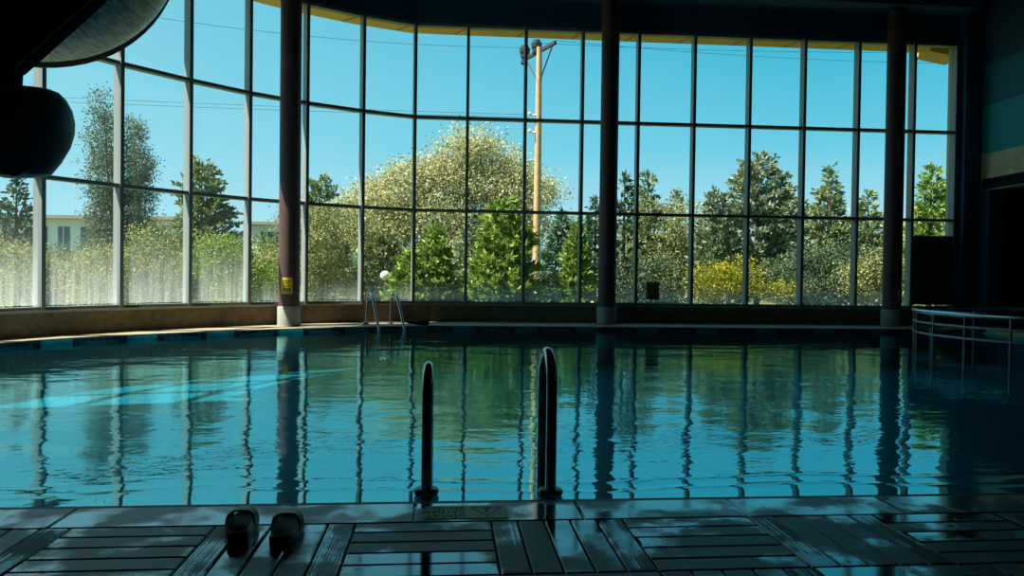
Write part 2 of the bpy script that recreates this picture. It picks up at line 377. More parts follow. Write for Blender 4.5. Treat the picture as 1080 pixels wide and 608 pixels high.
# exterior eave over the windows
ev = MB(); ribbon(ev, ZH+.03, ZH+.30, .22, .72); ev.build('x', M['soffit'])
eo = bpy.data.objects['x']; eo.name = 'trim_2'; S(eo)
ej = MB()
for i in range(1, NM-1):
    for t in (0.0, .97):
        p = MUL[i].lerp(MUL[i+1], t if t else .03); n = OUT[i]; q = math.atan2(n.y, n.x)
        if t: ej.box((p.x+n.x*.45, p.y+n.y*.45, ZH+.027), (.50, .012, .008), q+R(18))
S(ej.build('trim_3', M['poledark']))
rw = MB(); rw.box((9.47, 13.09, 2.7), (.16, .18, 5.2)); rw.build('y', M['extwall']); S(bpy.data.objects['y']).name = 'wall_return'
rf = MB(); rf.add([(9.10, 13.3, 5.23), (9.75, 13.3, 5.13), (9.75, 13.8, 5.13), (9.10, 13.8, 5.23), (9.10, 13.3, 5.33), (9.75, 13.3, 5.33), (9.75, 13.8, 5.33), (9.10, 13.8, 5.33)],
   [(3, 2, 1, 0), (4, 5, 6, 7), (0, 1, 5, 4), (1, 2, 6, 5), (2, 3, 7, 6), (3, 0, 4, 7)]); S(rf.build('trim_4', M['soffit']))

# right wall: painted bands above an open recess
XR = 9.78
wr = MB()
def rwall(y0, y1, z0, z1, mi): wr.box((XR+.15, (y0+y1)/2, (z0+z1)/2), (.30, y1-y0, z1-z0), mi=mi)
rwall(-4, 13.2, 4.82, 6.4, 0); rwall(-4, 13.2, 4.08, 4.82, 1); rwall(-4, 13.2, 3.2, 4.08, 2); rwall(-4, 13.2, 2.54, 3.2, 3)
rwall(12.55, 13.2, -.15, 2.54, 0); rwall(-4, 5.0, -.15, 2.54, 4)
S(wr.build('wall_right', [M['navy'], M['dteal'], M['teal'], M['beige'], M['dark']]))
bk = MB(); bk.box((9.62, 12.92, 2.95), (.34, .30, 6.6)); S(bk.build('wall_pier', M['navy']))
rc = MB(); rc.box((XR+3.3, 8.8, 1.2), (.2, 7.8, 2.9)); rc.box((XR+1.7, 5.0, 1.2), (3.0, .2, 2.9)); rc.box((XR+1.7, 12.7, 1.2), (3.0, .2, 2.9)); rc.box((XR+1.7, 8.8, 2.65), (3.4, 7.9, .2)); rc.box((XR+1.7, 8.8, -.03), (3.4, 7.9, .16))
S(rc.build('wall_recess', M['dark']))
wl = MB(); wl.box((-5.64, 1.9, 3.1), (.3, 11.6, 6.6)); S(wl.build('wall_left', M['dark']))  # out of view; lengthened towards the windows to block sun from the near pool
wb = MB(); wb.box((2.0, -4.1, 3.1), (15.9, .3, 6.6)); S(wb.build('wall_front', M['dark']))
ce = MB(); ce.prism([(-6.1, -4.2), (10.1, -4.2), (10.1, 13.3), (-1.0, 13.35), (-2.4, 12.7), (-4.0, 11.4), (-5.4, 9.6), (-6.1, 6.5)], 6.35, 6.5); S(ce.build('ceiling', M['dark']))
# ceiling bulkhead following the curve
cb = MB(); ribbon(cb, 5.72, 6.36, -.55, -.002, 0, NM-1); S(cb.build('trim_5', M['navy']))

# ------------------------------------------------------------------ floor: parquet blocks of composite planks, stone coping
PIT = .463; X0 = -.757 - 12*PIT; Y1 = 2.553
fl = MB()
fl.box((2.0, -.75, -.10), (15.9, 6.55, .12), mi=0)
r_rows = 12
for row in range(r_rows):
    for c_ in range(35):
        x0 = X0 + c_*PIT; y1 = Y1 - row*PIT
        if x0 > 9.6: continue
        horiz = (c_ + row) % 2 == 1
        for k in range(5):
            w = PIT/5
            if horiz: fl.box((x0+PIT/2, y1-(k+.5)*w, -.021), (PIT-.006, w-.0055, .042), mi=1, bev=.0045)
            else: fl.box((x0+(k+.5)*w, y1-PIT/2, -.021), (w-.0055, PIT-.006, .042), mi=1, bev=.0045)
            # moulded ribs on every other upright plank
            if row < 2 and -2 < x0 < 2.3 and not horiz and k in (0, 4):
                for q in range(9):
                    fl.box((x0+k*w+.0128+q*.0084, y1-PIT/2, .0006), (.0036, PIT-.03, .0022), mi=1)
xs = -5.5
while xs < 9.4:
    fl.box((xs+.30, (Y1+2.768)/2+.001, -.03), (.597, 2.768-Y1-.004, .06), mi=2, bev=.006); xs += .60
S(fl.build('floor', [M['dark'], M['plank'], M['coping']]))
st = MB(); st.box((2.0, 2.784, -.025), (14.9, .030, .044)); S(st.build('trim_6', M['black']))

# ------------------------------------------------------------------ pool
EDGE = [(-5.25, 6.0), (-5.16, 7.4), (-4.93, 8.5), (-4.45, 9.35), (-3.80, 10.0), (-3.0, 10.62), (-2.29, 11.10), (-1.6, 11.45), (-.95, 11.72), (-.3, 11.92), (.5, 12.0), (9.3, 11.95)]
def smooth_poly(P, n=8):
    out = []
    for i in range(len(P)-1):
        p0 = Vector(P[max(i-1, 0)]); p1 = Vector(P[i]); p2 = Vector(P[i+1]); p3 = Vector(P[min(i+2, len(P)-1)])
        if i >= len(P)-2: out += [tuple(p1)]; continue
        for k in range(n):
            t = k/n; out.append(tuple(.5*((2*p1)+(p2-p0)*t+(2*p0-5*p1+4*p2-p3)*t*t+(3*p1-p0-3*p2+p3)*t**3)))
    out.append(tuple(P[-1])); return out
E2 = smooth_poly(EDGE)
WZ = -.018
ring = [(-5.25, 3.09)] + E2 + [(9.3, 3.09)]
def polyface(mb, poly, z, mi=0, flip=False):
    o = len(mb.v); mb.v += [(p[0], p[1], z) for p in poly]; f = tuple(range(o, o+len(poly))); mb.f.append(tuple(reversed(f)) if flip else f); mb.mi.append(mi)
pb = MB()
polyface(pb, ring, -.58, flip=True)
for i in range(len(ring)):
    p, q = ring[i], ring[(i+1) % len(ring)]; o = len(pb.v)
    pb.v += [(p[0], p[1], -.58), (q[0], q[1], -.58), (q[0], q[1], WZ-.03 if i < len(ring)-1 else -.05), (p[0], p[1], WZ-.03 if i < len(ring)-1 else -.05)]
    pb.f.append((o, o+1, o+2, o+3)); pb.mi.append(0)
pb.box((2.025, 2.945, -.065), (14.55, .29, .03), mi=0)     # submerged overflow ledge
basin = S(pb.build('pool_basin', M['basin']))
# mosaic band on the raised far rim
tb = MB(); acc = 0; pat = 'NTTTTNnnnnn'; seg = .092; k = 0
L_ = [Vector((p[0], p[1], 0)) for p in E2]
def along(dist):
    d = 0
    for i in range(len(L_)-1):
        l = (L_[i+1]-L_[i]).length
        if d+l >= dist: return L_[i].lerp(L_[i+1], (dist-d)/l)
        d += l
    return L_[-1]
tot = sum((L_[i+1]-L_[i]).length for i in range(len(L_)-1))
while acc + seg < tot:
    p = along(acc+.003); q = along(acc+seg-.003 if pat[k % len(pat)] != 'T' else acc+seg); d = q-p; c = (p+q)/2; ch = pat[k % len(pat)]
    rz = math.atan2(d.y, d.x)
    if ch == 'n':
        tb.box((c.x, c.y, .012), (d.length, .014, .046), rz, mi=1); tb.box((c.x, c.y, -.036), (d.length, .014, .040), rz, mi=0)
    else:
        tb.box((c.x, c.y, -.010), (d.length, .014, .090), rz, mi=1 if ch == 'N' else 0)
    acc += seg; k += 1
tb.build('tile_band', [M['tile_teal'], M['tile_navy']], basin)
# far deck
fd = MB()
inner = [Vector((p[0], p[1], 0)) for p in E2]
outer = []
wallpts = [MUL[i] for i in range(NM)]
def nearest_wall(p):
    best = None
    for i in range(NM-1):
        a, b = wallpts[i], wallpts[i+1]; t = max(0, min(1, (p-a).dot(b-a)/(b-a).length_squared)); q = a.lerp(b, t)
        if best is None or (q-p).length < best[0]: best = ((q-p).length, q)
    return best[1]
for p in inner[:-1]: outer.append(nearest_wall(p))
outer.append(Vector((9.3, 12.88, 0)))
for i in range(len(inner)-1):
    a, b, c, d = inner[i], inner[i+1], outer[i+1], outer[i]; o = len(fd.v)
    for z in (-.02, ZD):
        fd.v += [(p.x, p.y, z) for p in (a, b, c, d)]
    for f in ((3, 2, 1, 0), (4, 5, 6, 7), (0, 1, 5, 4), (1, 2, 6, 5), (2, 3, 7, 6), (3, 0, 4, 7)): fd.f.append(tuple(o+k for k in f)); fd.mi.append(0)
fd.box((9.54, 7.9, .01), (.48, 10.2, .08)); fd.box((-5.42, 4.4, .01), (.34, 3.2, .08))
# bullnose lip overhanging the tiles
S(fd.build('pool_deck', M['deckstone']))
wm = MB(); polyface(wm, [(-5.24, 2.80)] + E2 + [(9.29, 2.80)], WZ, flip=True)
wo = wm.build('water', M['water'])
tag(wo, 'clear turquoise pool water mirroring the windows and sky', 'water', kind='stuff')

# ------------------------------------------------------------------ columns
def column(x, y, r, label):
    t = empty('column', (x, y, ZD), label, 'column', 'round columns before the window wall')
    mb = MB(); mb.lathe([(r, .28), (r, 5.70-ZD)], 28); mb.build('shaft', M['col_shaft'], t, SM)
    mb = MB(); mb.lathe([(r+.015, 0), (r+.015, .285), (r+.005, .30), (r, .30)], 28); o = mb.build('collar', M['col_base'], t, SM); o['label'] = 'grey concrete collar'
    return t
COLS = [(-2.41, 11.77, .16, 'round column on grey collar at the bend of the windows, first from the left'),
        (2.82, 12.70, .155, 'round column on grey collar near the middle, with no sign on it'),
        (8.03, 12.66, .16, 'round column on grey collar beside the narrow right-hand window')]
for c in COLS: column(*c)

def curved_plate(name, cx, cy, r, ang, w, h, zc, label, cat, detail):
    """thin plate wrapped on a column of radius r facing ang"""
    t = empty(name, (cx, cy, zc), label, cat, 'yellow notices on the columns', rz=ang)
    def wrap(mb, u0, u1, v0, v1, rad, thick):
        n = max(2, int((u1-u0)/.01)); o = len(mb.v)
        for k in range(n+1):
            q = (u0+(u1-u0)*k/n)/r
            for (rad_, zz) in ((rad, v0), (rad+thick, v0), (rad+thick, v1), (rad, v1)): mb.v.append((math.sin(q)*rad_, -math.cos(q)*rad_, zz))
        for k in range(n):
            for e in range(4): g = (e+1) % 4; mb.f.append((o+4*k+e, o+4*k+g, o+4*k+4+g, o+4*k+4+e)); mb.mi.append(0)
        mb.f += [(o+3, o+2, o+1, o), tuple(o+4*n+e for e in range(4))]; mb.mi += [0, 0]
    mb = MB(); wrap(mb, -w/2, w/2, -h/2, h/2, r+.002, .003); mb.build('plate', M['yellow'], t)
    mb = MB()
    for (u0, u1, v0, v1) in detail: wrap(mb, u0*w, u1*w, v0*h, v1*h, r+.0055, .0008)
    mb.build('print', M['ink'], t)
det = [(-.36, .34, .26, .31), (-.36, .30, .13, .17), (-.40, .40, -.03, .01)] + [(-.36+.19*k, -.24+.19*k, -.36, -.12) for k in range(4)] + [(-.40, .40, -.44, -.41)]
curved_plate('notice_plate', -2.41, 11.77, .16, R(-2), .17, .25, ZD+.62, 'yellow notice with black print on the leftmost column', 'sign', det)
curved_plate('notice_plate', 8.03, 12.66, .16, R(30), .14, .23, ZD+.55, 'yellow notice in shade on the rightmost column', 'sign', det)

# orange warning sign stuck on the glass
def text_mesh(body, size, name, mt, parent, loc, rot, extr=.0004, align='LEFT', sx=1.0):
    cu = bpy.data.curves.new(name, 'FONT'); cu.body = body; cu.size = size; cu.extrude = extr; cu.align_x = align; cu.align_y = 'CENTER'
    to = bpy.data.objects.new(name+'_tmp', cu); COL.objects.link(to)
    dg = bpy.context.evaluated_depsgraph_get(); me = bpy.data.meshes.new_from_object(to.evaluated_get(dg)); bpy.data.objects.remove(to)
    me.materials.clear(); me.materials.append(mt); o = bpy.data.objects.new(name, me); COL.objects.link(o); o.parent = parent
    o.location = loc; o.rotation_euler = rot; o.scale = (sx, 1, 1); return o
def frame_tri(mb, cx, cy, s, t, z0, z1, flip=1):
    def tri(k): return [(cx-k*.866, cy-flip*k*.5), (cx+k*.866, cy-flip*k*.5), (cx, cy+flip*k)]
    A, B = tri(s), tri(s-t*2)
    for i in range(3):
        j = (i+1) % 3; vs = [(*A[i], z0), (*A[j], z0), (*B[j], z0), (*B[i], z0), (*A[i], z1), (*A[j], z1), (*B[j], z1), (*B[i], z1)]
        mb.add(vs, [(3, 2, 1, 0), (4, 5, 6, 7), (0, 1, 5, 4), (1, 2, 6, 5), (2, 3, 7, 6), (3, 0, 4, 7)])
sx_ = 3.73
ws = empty('warning_sign', (sx_, 13.03, ZS+.26), 'orange warning sign with black triangle on the window glass', 'sign', rz=R(0))
mb = MB(); mb.box((0, 0, 0), (.235, .006, .32)); o = mb.build('backing', M['white'], ws)
mb = MB(); mb.box((0, -.004, .003), (.222, .004, .298)); mb.build('plate', M['orange'], ws)
mb = MB(); frame_tri(mb, 0, .05, .088, .010, 0, .001); mb.box((0, .055, .0005), (.012, .05, .001)); mb.box((0, .02, .0005), (.012, .012, .001))
mb.box((0, -.045, .0005), (.17, .008, .001)); mb.box((.015, -.075, .0005), (.13, .014, .001)); mb.box((.0, -.105, .0005), (.15, .012, .001)); mb.box((0, -.135, .0005), (.19, .006, .001))
for s_ in (-1, 1): mb.box((s_*.098, 0, .0005), (.006, .27, .001))
o = mb.build('print', M['ink'], ws); o.location = (0, -.0062, .003); o.rotation_euler = (R(90), 0, 0)

# slippery-floor plate on the coping, turned to be read from the water
sp_ = empty('floor_sign', (.085, 2.652, .0), 'worn yellow slippery floor plate on the coping by the handrails', 'sign', rz=PI)
mb = MB(); mb.box((0, 0, .0012), (.295, .142, .0024), bev=.0008); mb.build('plate', M['tanplate'], sp_)
mb = MB(); frame_tri(mb, -.075, -.012, .066, .0052, .0024, .0030); mb.box((-.075, -.008, .0027), (.010, .034, .0006)); mb.box((-.078, -.030, .0027), (.034, .007, .0006), R(15))
mb.build('triangle', M['ink'], sp_)
for j, s_ in enumerate(('DİKKAT', 'KAYGAN', 'ZEMİN')):
    text_mesh(s_, .040, 'lettering', M['ink'], sp_, (.002, .042-.042*j, .0026), (0, 0, 0), sx=.92)

# ------------------------------------------------------------------ ladders
def arch(p0, p1, h, zfoot0, zfoot1, n=22, shape=.55):
    """hairpin from p0 (deck) up and over to p1 (pool side)"""
    p0 = Vector(p0); p1 = Vector(p1); out = [Vector((p0.x, p0.y, zfoot0))]
    d = p1-p0; half = d.length/2; rad = min(half, h*shape)
    up = h-rad
    for k in range(6): out.append(Vector((p0.x, p0.y, zfoot0+(up-zfoot0)*(k+1)/6.0)))
    for k in range(1, n):
        q = PI*k/n; s = (1-math.cos(q))/2; out.append(Vector((p0.x+d.x*s, p0.y+d.y*s, up+rad*math.sin(q))))
    for k in range(7): out.append(Vector((p1.x, p1.y, up+(zfoot1-up)*k/6.0)))
    return out
def near_rail(x, y, h, dy, label):
    t = empty('pool_handrail', (x, y, -.05), label, 'handrail', 'grab rails of the near ladder')
    mb = MB(); pts = arch((0, 0, 0), (0, dy, 0), h+.05, 0, -.45, 24, .5); mb.tube(pts, .0215, 16); mb.build('rail', M['steel'], t, SM)
    mb = MB(); mb.lathe([(.0222, .060), (.040, .060), (.047, .056), (.050, .047), (.047, .038), (.040, .034), (.0222, .034)], 28); o = mb.build('flange', M['dsteel'], t, SM)
near_rail(-.063, 2.935, .475, .27, 'left steel grab rail of the pair at the near pool edge')
near_rail(.429, 2.905, .54, .27, 'right taller steel grab rail of the pair at the near pool edge')

lad = empty('pool_ladder', (-1.0, 11.95, ZD), 'steel ladder with two arched handrails at the far pool edge', 'ladder')
dv = Vector((.37, -.93, 0)).normalized(); sv = Vector((.93, .37, 0)).normalized()
for s_ in (-1, 1):
    foot = Vector((-.08, .34, 0)) + sv*(.205*s_); wat = foot + dv*.78
    mb = MB(); pts = []
    H = .50
    ctrl = [(0, 0), (.02, .25), (.06, .40), (.13, .48), (.22, .50), (.31, .47), (.40, .38), (.52, .22), (.66, .03), (.75, -.10), (.78, -.25), (.78, -.52)]
    for i in range(len(ctrl)-1):
        for k in range(5):
            t = k/5; p0 = ctrl[max(i-1, 0)]; p1 = ctrl[i]; p2 = ctrl[i+1]; p3 = ctrl[min(i+2, len(ctrl)-1)]
            a = [.5*(2*p1[j]+(p2[j]-p0[j])*t+(2*p0[j]-5*p1[j]+4*p2[j]-p3[j])*t*t+(3*p1[j]-p0[j]-3*p2[j]+p3[j])*t**3) for j in (0, 1)]
            pts.append(foot + dv*a[0] + Vector((0, 0, a[1])))
    mb.tube(pts, .021, 12); mb.build('handrail', M['steel'], lad, SM)
    mb = MB(); mb.lathe([(.022, .02), (.045, .018), (.05, 0)], 16, foot); mb.build('flange', M['dsteel'], lad, SM)
for k in range(3):
    c = Vector((-.08, .34, -.22-.12*k)) + dv*.78; mb = MB(); mb.box(c, (.41, .08, .03), math.atan2(sv.y, sv.x)); mb.build('step', M['dsteel'], lad)

# curved guard rail standing in the water at the right
gc = Vector((8.45, 9.0, 0)); GR = 2.03
gr = empty('guard_rail', (gc.x, gc.y, -.58), 'low curved steel guard rail standing in the water at right', 'railing')
def gp(a, z, r=GR): return (r*math.cos(a), r*math.sin(a), z+.58)
A0, A1 = R(62), R(292)
for z, r_ in ((.30, .016), (.155, .016)):
    mb = MB(); mb.tube([gp(A0+(A1-A0)*k/60, z) for k in range(61)], r_, 10); mb.build('rail', M['dsteel'], gr, SM)
mb = MB(); mb.tube([gp(A0+(A1-A0)*k/60, .45) for k in range(61)], .030, 12); mb.build('top_rail', M['steel'], gr, SM)
for a in (66, 92, 118, 140, 158, 174, 190, 206, 222, 240, 262, 286):
    mb = MB(); mb.tube([gp(R(a), -.575), gp(R(a), .45)], .016, 10); mb.build('post', M['dsteel'], gr, SM)

# ------------------------------------------------------------------ slide sandals, toes towards the pool
def sandal(x, y, rz, mir, label):
    t = empty('slide_sandal', (x, y, 0.0), label, 'sandal', 'pair of black sandals by the pool', rz)
    L = .272
    def hw(q):                       # half width, q: 0 heel .. 1 toe
        e = max(0, 1-abs(2*q-1)**2.8)**.5
        return e*(.0385+.0135*math.exp(-((q-.72)/.26)**2))
    def cx(q): return mir*(.009*math.sin(PI*q) - .006*q)
    def yy(q): return L*(q-.5)
    n = 40; qs = [.0015+(1-.003)*i/n for i in range(n+1)]
    def loop(k, inset=0): return [(cx(q)+hw(q)*k, yy(q)*(1-inset)) for q in qs] + [(cx(q)-hw(q)*k, yy(q)*(1-inset)) for q in reversed(qs)]
    def lift(q): return .006*max(0, (q-.8)/.2)**2 + .004*max(0, (.15-q)/.15)
    # thick sole with a rolled edge
    rings = [(.93, .02, .000), (1.0, 0, .006), (1.035, -.008, .016), (1.03, -.006, .026), (.97, .008, .033), (.90, .025, .0325), (.86, .035, .027)]
    mb = MB(); npt = 2*(n+1)
    for (k, ins, z) in rings:
        for a, p in enumerate(loop(k, ins)):
            q = qs[a] if a <= n else qs[2*n+1-a]; mb.v.append((p[0], p[1], z + lift(q) + (.010*max(0, 1-q/.35)**1 if z > .012 else 0)))
    for r_ in range(len(rings)-1):
        for a in range(npt): b = (a+1) % npt; mb.f.append((r_*npt+a, r_*npt+b, (r_+1)*npt+b, (r_+1)*npt+a)); mb.mi.append(0)
    mb.f.append(tuple(reversed(range(npt)))); mb.mi.append(0); mb.build('sole', M['eva'], t, SM)
    # dished, knobbly footbed
    mb = MB(); m_ = 14
    for q in qs:
        for k in range(m_+1):
            u = -1+2*k/m_; mb.v.append((cx(q)+u*hw(q)*.885, yy(q)*.965, .0265 + .005*u*u + lift(q) + .010*max(0, 1-q/.35)))
    for a in range(n):
        for k in range(m_): o = a*(m_+1)+k; mb.f.append((o, o+1, o+m_+2, o+m_+1)); mb.mi.append(0)
    for a in range(30):
        for k in range(9):
            q = .10+.82*a/29; u = -.78+1.56*(k+.5*(a % 2))/9.0; c = Vector((cx(q)+u*hw(q)*.88, yy(q)*.965, .0262+.005*u*u+lift(q)+.010*max(0, 1-q/.35)))
            mb.lathe([(.0022, 0), (.0018, .0014), (0, .0019)], 6, c)
    mb.build('footbed', M['footbed'], t, SM)
    # broad strap arching over the forefoot
    mb = MB(); ns, na = 12, 24
    for layer in (0, 1):
        for a in range(ns+1):
            q = .47+.39*a/ns
            for k in range(na+1):
                w = PI*k/na; pull = .04*math.sin(w)*(1 if a < ns/2 else -1)*abs(a/ns-.5)*2
                qq = q + pull*1.2; ro = hw(qq)*1.06 - .0065*layer; H = .062 - .010*(a/ns) - .0065*layer
                c_, s_ = math.cos(w), math.sin(w); e = .62
                mb.v.append((cx(qq)+ro*math.copysign(abs(c_)**e, c_), yy(qq), .014+H*abs(s_)**.72))
    W = na+1; N0 = (ns+1)*W
    for a in range(ns):
        for k in range(na):
            o = a*W+k; mb.f.append((o, o+1, o+W+1, o+W)); mb.f.append((N0+o, N0+o+W, N0+o+W+1, N0+o+1)); mb.mi += [0, 0]
    for k in range(na):
        for a in (0, ns): o = a*W+k; mb.f.append((o, N0+o, N0+o+1, o+1) if a == 0 else (o, o+1, N0+o+1, N0+o)); mb.mi.append(0)
    for a in range(ns):
        for k in (0, na): o = a*W+k; mb.f.append((o, o+W, N0+o+W, N0+o)); mb.mi.append(0)
    mb.build('strap', M['eva'], t, R(50))
    return t
sandal(-.650, 2.475, R(10), -1, 'left black slide sandal of the pair on the wet deck')
sandal(-.508, 2.435, R(2), 1, 'right black slide sandal of the pair on the wet deck')

# ------------------------------------------------------------------ slide and tipping bucket, upper left
sc_ = at(28, -89, 5.2); 
slide = empty('water_slide', (-3.75, 4.9, -.58), 'dark scuffed water slide bowl hanging over the pool at upper left', 'water slide')
SO = slide.location
RB = 1.02
ax = (Vector((-.55, .35, .75))).normalized()         # bowl opens up and away
zq = ax; xq = Vector((0, 0, 1)).cross(zq).normalized(); yq = zq.cross(xq); B3 = Matrix((xq, yq, zq)).transposed()
prof = [(RB*math.sin(PI*.5*k/20), -RB*math.cos(PI*.5*k/20)*.92) for k in range(21)]
prof2 = prof + [(RB*.97, .02)] + [(RB*.95*math.sin(PI*.5*k/20), -RB*.95*math.cos(PI*.5*k/20)*.9) for k in range(20, -1, -1)]
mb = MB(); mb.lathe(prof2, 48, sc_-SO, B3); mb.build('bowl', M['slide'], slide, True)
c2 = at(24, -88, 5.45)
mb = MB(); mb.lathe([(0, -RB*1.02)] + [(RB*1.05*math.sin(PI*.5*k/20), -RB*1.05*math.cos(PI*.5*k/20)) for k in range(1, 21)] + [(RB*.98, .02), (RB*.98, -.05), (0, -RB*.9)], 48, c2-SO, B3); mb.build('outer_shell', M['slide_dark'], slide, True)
# flat side panel in front of the bowl
P = [at(14, 73, 4.35), at(98, -2, 4.35), at(150, -60, 4.35), at(-160, -60, 4.35), at(-160, 84, 4.35), at(2, 80, 4.35)]
mb = MB(); th = Vector((.02, .10, 0)); mb.add([p-SO for p in P] + [p+th-SO for p in P], [tuple(range(6)), tuple(reversed(range(6, 12)))] + [(i, 6+i, 6+(i+1) % 6, (i+1) % 6) for i in range(6)])
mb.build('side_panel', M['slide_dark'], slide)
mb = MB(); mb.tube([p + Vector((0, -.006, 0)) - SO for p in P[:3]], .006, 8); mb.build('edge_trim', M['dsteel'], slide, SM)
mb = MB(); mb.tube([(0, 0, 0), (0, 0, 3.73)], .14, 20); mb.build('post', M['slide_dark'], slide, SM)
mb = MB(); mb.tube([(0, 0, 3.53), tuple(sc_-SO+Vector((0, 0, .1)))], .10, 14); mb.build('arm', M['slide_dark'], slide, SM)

bc = at(20, 138, 5.0)
bu = empty('tipping_bucket', bc, 'dark rounded tipping bucket hanging below the water slide bowl', 'bucket')
k_ = 5.0/780
T3 = Matrix.Rotation(R(-3), 3, 'Y') @ Matrix.Rotation(R(6), 3, 'X')
prof = [(0, -49), (18, -49), (26, -46), (36, -34), (46, -18), (51, -4), (52.5, 8), (51, 21), (46, 33), (40, 40), (34, 42.5), (0, 44)]
mb = MB(); mb.lathe([(max(0, a*k_), b*k_) for a, b in prof], 20, (0, 0, 0), T3); mb.build('body', M['bucket'], bu, R(25))
mb = MB(); mb.lathe([(22*k_, 0), (20*k_, 8*k_), (21*k_, 30*k_)], 14, (-19*k_, 0, 42*k_)); mb.build('neck', M['slide_dark'], bu, SM)
for sgn, xx in ((1, 16), (-1, -6)):
    mb = MB(); mb.tube([(xx*k_, -.12, -42*k_), ((xx-4)*k_, -.13, -47*k_), ((xx-11)*k_, -.13, -50*k_)], [.022, .02, .012], 8); mb.tube([((xx+10)*k_, -.11, -36*k_), (xx*k_, -.12, -44*k_)], [.012, .024], 8); mb.build('bracket', M['dsteel'], bu, SM)

# ------------------------------------------------------------------ outdoors
gd = MB(); gd.box((0, 80, -.30), (400, 132, .2)); gd.box((-103.05, -5.5, -.30), (194, 39, .2)); gd.box((108.3, -5.5, -.30), (190, 39, .2))
gd.prism([(q.x, q.y) for q in [off(i, .29) for i in range(NM)]] + [(13.3, 12.9), (13.3, 14), (-6.05, 14), (-6.05, 7.7)], -.40, -.20); S(gd.build('ground', M['grass']))

def fol_mesh(name, V, mt, parent):
    """V: (n,4,3) rhombs -> one mesh"""
    n = len(V); me = bpy.data.meshes.new(name)
    me.vertices.add(n*4); me.vertices.foreach_set('co', V.reshape(-1).astype(np.float32))
    me.loops.add(n*4); me.loops.foreach_set('vertex_index', np.arange(n*4, dtype=np.int32))
    me.polygons.add(n); me.polygons.foreach_set('loop_start', np.arange(0, n*4, 4, dtype=np.int32))
    me.update(calc_edges=True); me.materials.append(mt)
    o = bpy.data.objects.new(name, me); COL.objects.link(o); o.parent = parent; return o
def unit(v): return v/np.maximum(np.linalg.norm(v, axis=-1, keepdims=True), 1e-9)
def rhombs(base, d, ln, wd):
    """leaf blades from base along d"""
    n = len(base); s = unit(np.cross(d, rng.normal(size=(n, 3)))); ln = ln[:, None]; wd = wd[:, None]
    return np.stack([base, base+d*ln*.45+s*wd, base+d*ln, base+d*ln*.45-s*wd], 1)

def conifer_leaves(h, r, dens=1.0, sprig=.17, up=.25, power=.85, gap=.24, skirt=.06, ragged=.3):
    gap = gap*.62; dens = dens*.85
    bs, ds = [], []
    z = h*skirt
    while z < h*.985:
        t = z/h; rad = r*1.08*((1-t)**(power*.85))+.04*r; nb = max(5, int(7+9*(1-t)))
        for b_ in range(nb):
            az = rng.uniform(0, 2*PI); L = rad*rng.uniform(1-ragged, 1+ragged*.35); zz = z+rng.uniform(-.5, .5)*gap
            el = up*rng.uniform(.4, 1.3); dr = np.array([math.cos(az)*math.cos(el), math.sin(az)*math.cos(el), math.sin(el)])
            ns = max(4, int((L/sprig)**1.25*5.5*dens))
            s = np.sqrt(rng.uniform(.03, 1, ns))*L
            p = np.array([0, 0, zz]) + s[:, None]*dr + rng.normal(size=(ns, 3))*np.array([.30, .30, .16])*sprig*(1-.4*s[:, None]/max(L, .01))
            p[:, 2] -= (s/L)**2*L*.10
            d = unit(dr + rng.normal(size=(ns, 3))*.55 + np.array([0, 0, .12])); bs.append(p); ds.append(d)
        z += gap*(.55+.45*(1-t))
    nt_ = 14; bs.append(np.stack([np.zeros(nt_), np.zeros(nt_), np.linspace(h*.93, h*.985, nt_)], 1)); ds.append(unit(np.array([0, 0, 1.0])+rng.normal(size=(nt_, 3))*.30))
    b = np.concatenate(bs); d = np.concatenate(ds); n = len(b)
    return rhombs(b, d, sprig*rng.uniform(.6, 1.3, n), sprig*rng.uniform(.16, .30, n))

def blob_leaves(blobs, n, leaf, flat=0.0, clump=.38, per=150):
    """blobs: (cx,cy,cz,rx,ry,rz) ellipsoids; leaves gather in clumps near the surface"""
    n = int(n*2.6); leaf = leaf*.62
    vol = np.array([b[3]*b[4]*b[5] for b in blobs])**.75; vol = vol/vol.sum(); out = []
    for b, w in zip(blobs, vol):
        k = max(4, int(n*w)); nc = max(4, k//per)
        u = unit(rng.normal(size=(nc, 3))); rad = rng.uniform(.45, 1.0, nc)**.5
        cc = np.array(b[:3]) + u*rad[:, None]*np.array(b[3:])
        ci = rng.integers(0, nc, k); p = cc[ci] + rng.normal(size=(k, 3))*clump*.85*np.array([1, 1, .7])
        d = unit(rng.normal(size=(k, 3)) + (p-np.array(b[:3]))*.25 + np.array([0, 0, -flat]))
        out.append(rhombs(p, d, leaf*rng.uniform(.6, 1.4, k), leaf*rng.uniform(.2, .36, k)))
    return np.concatenate(out)

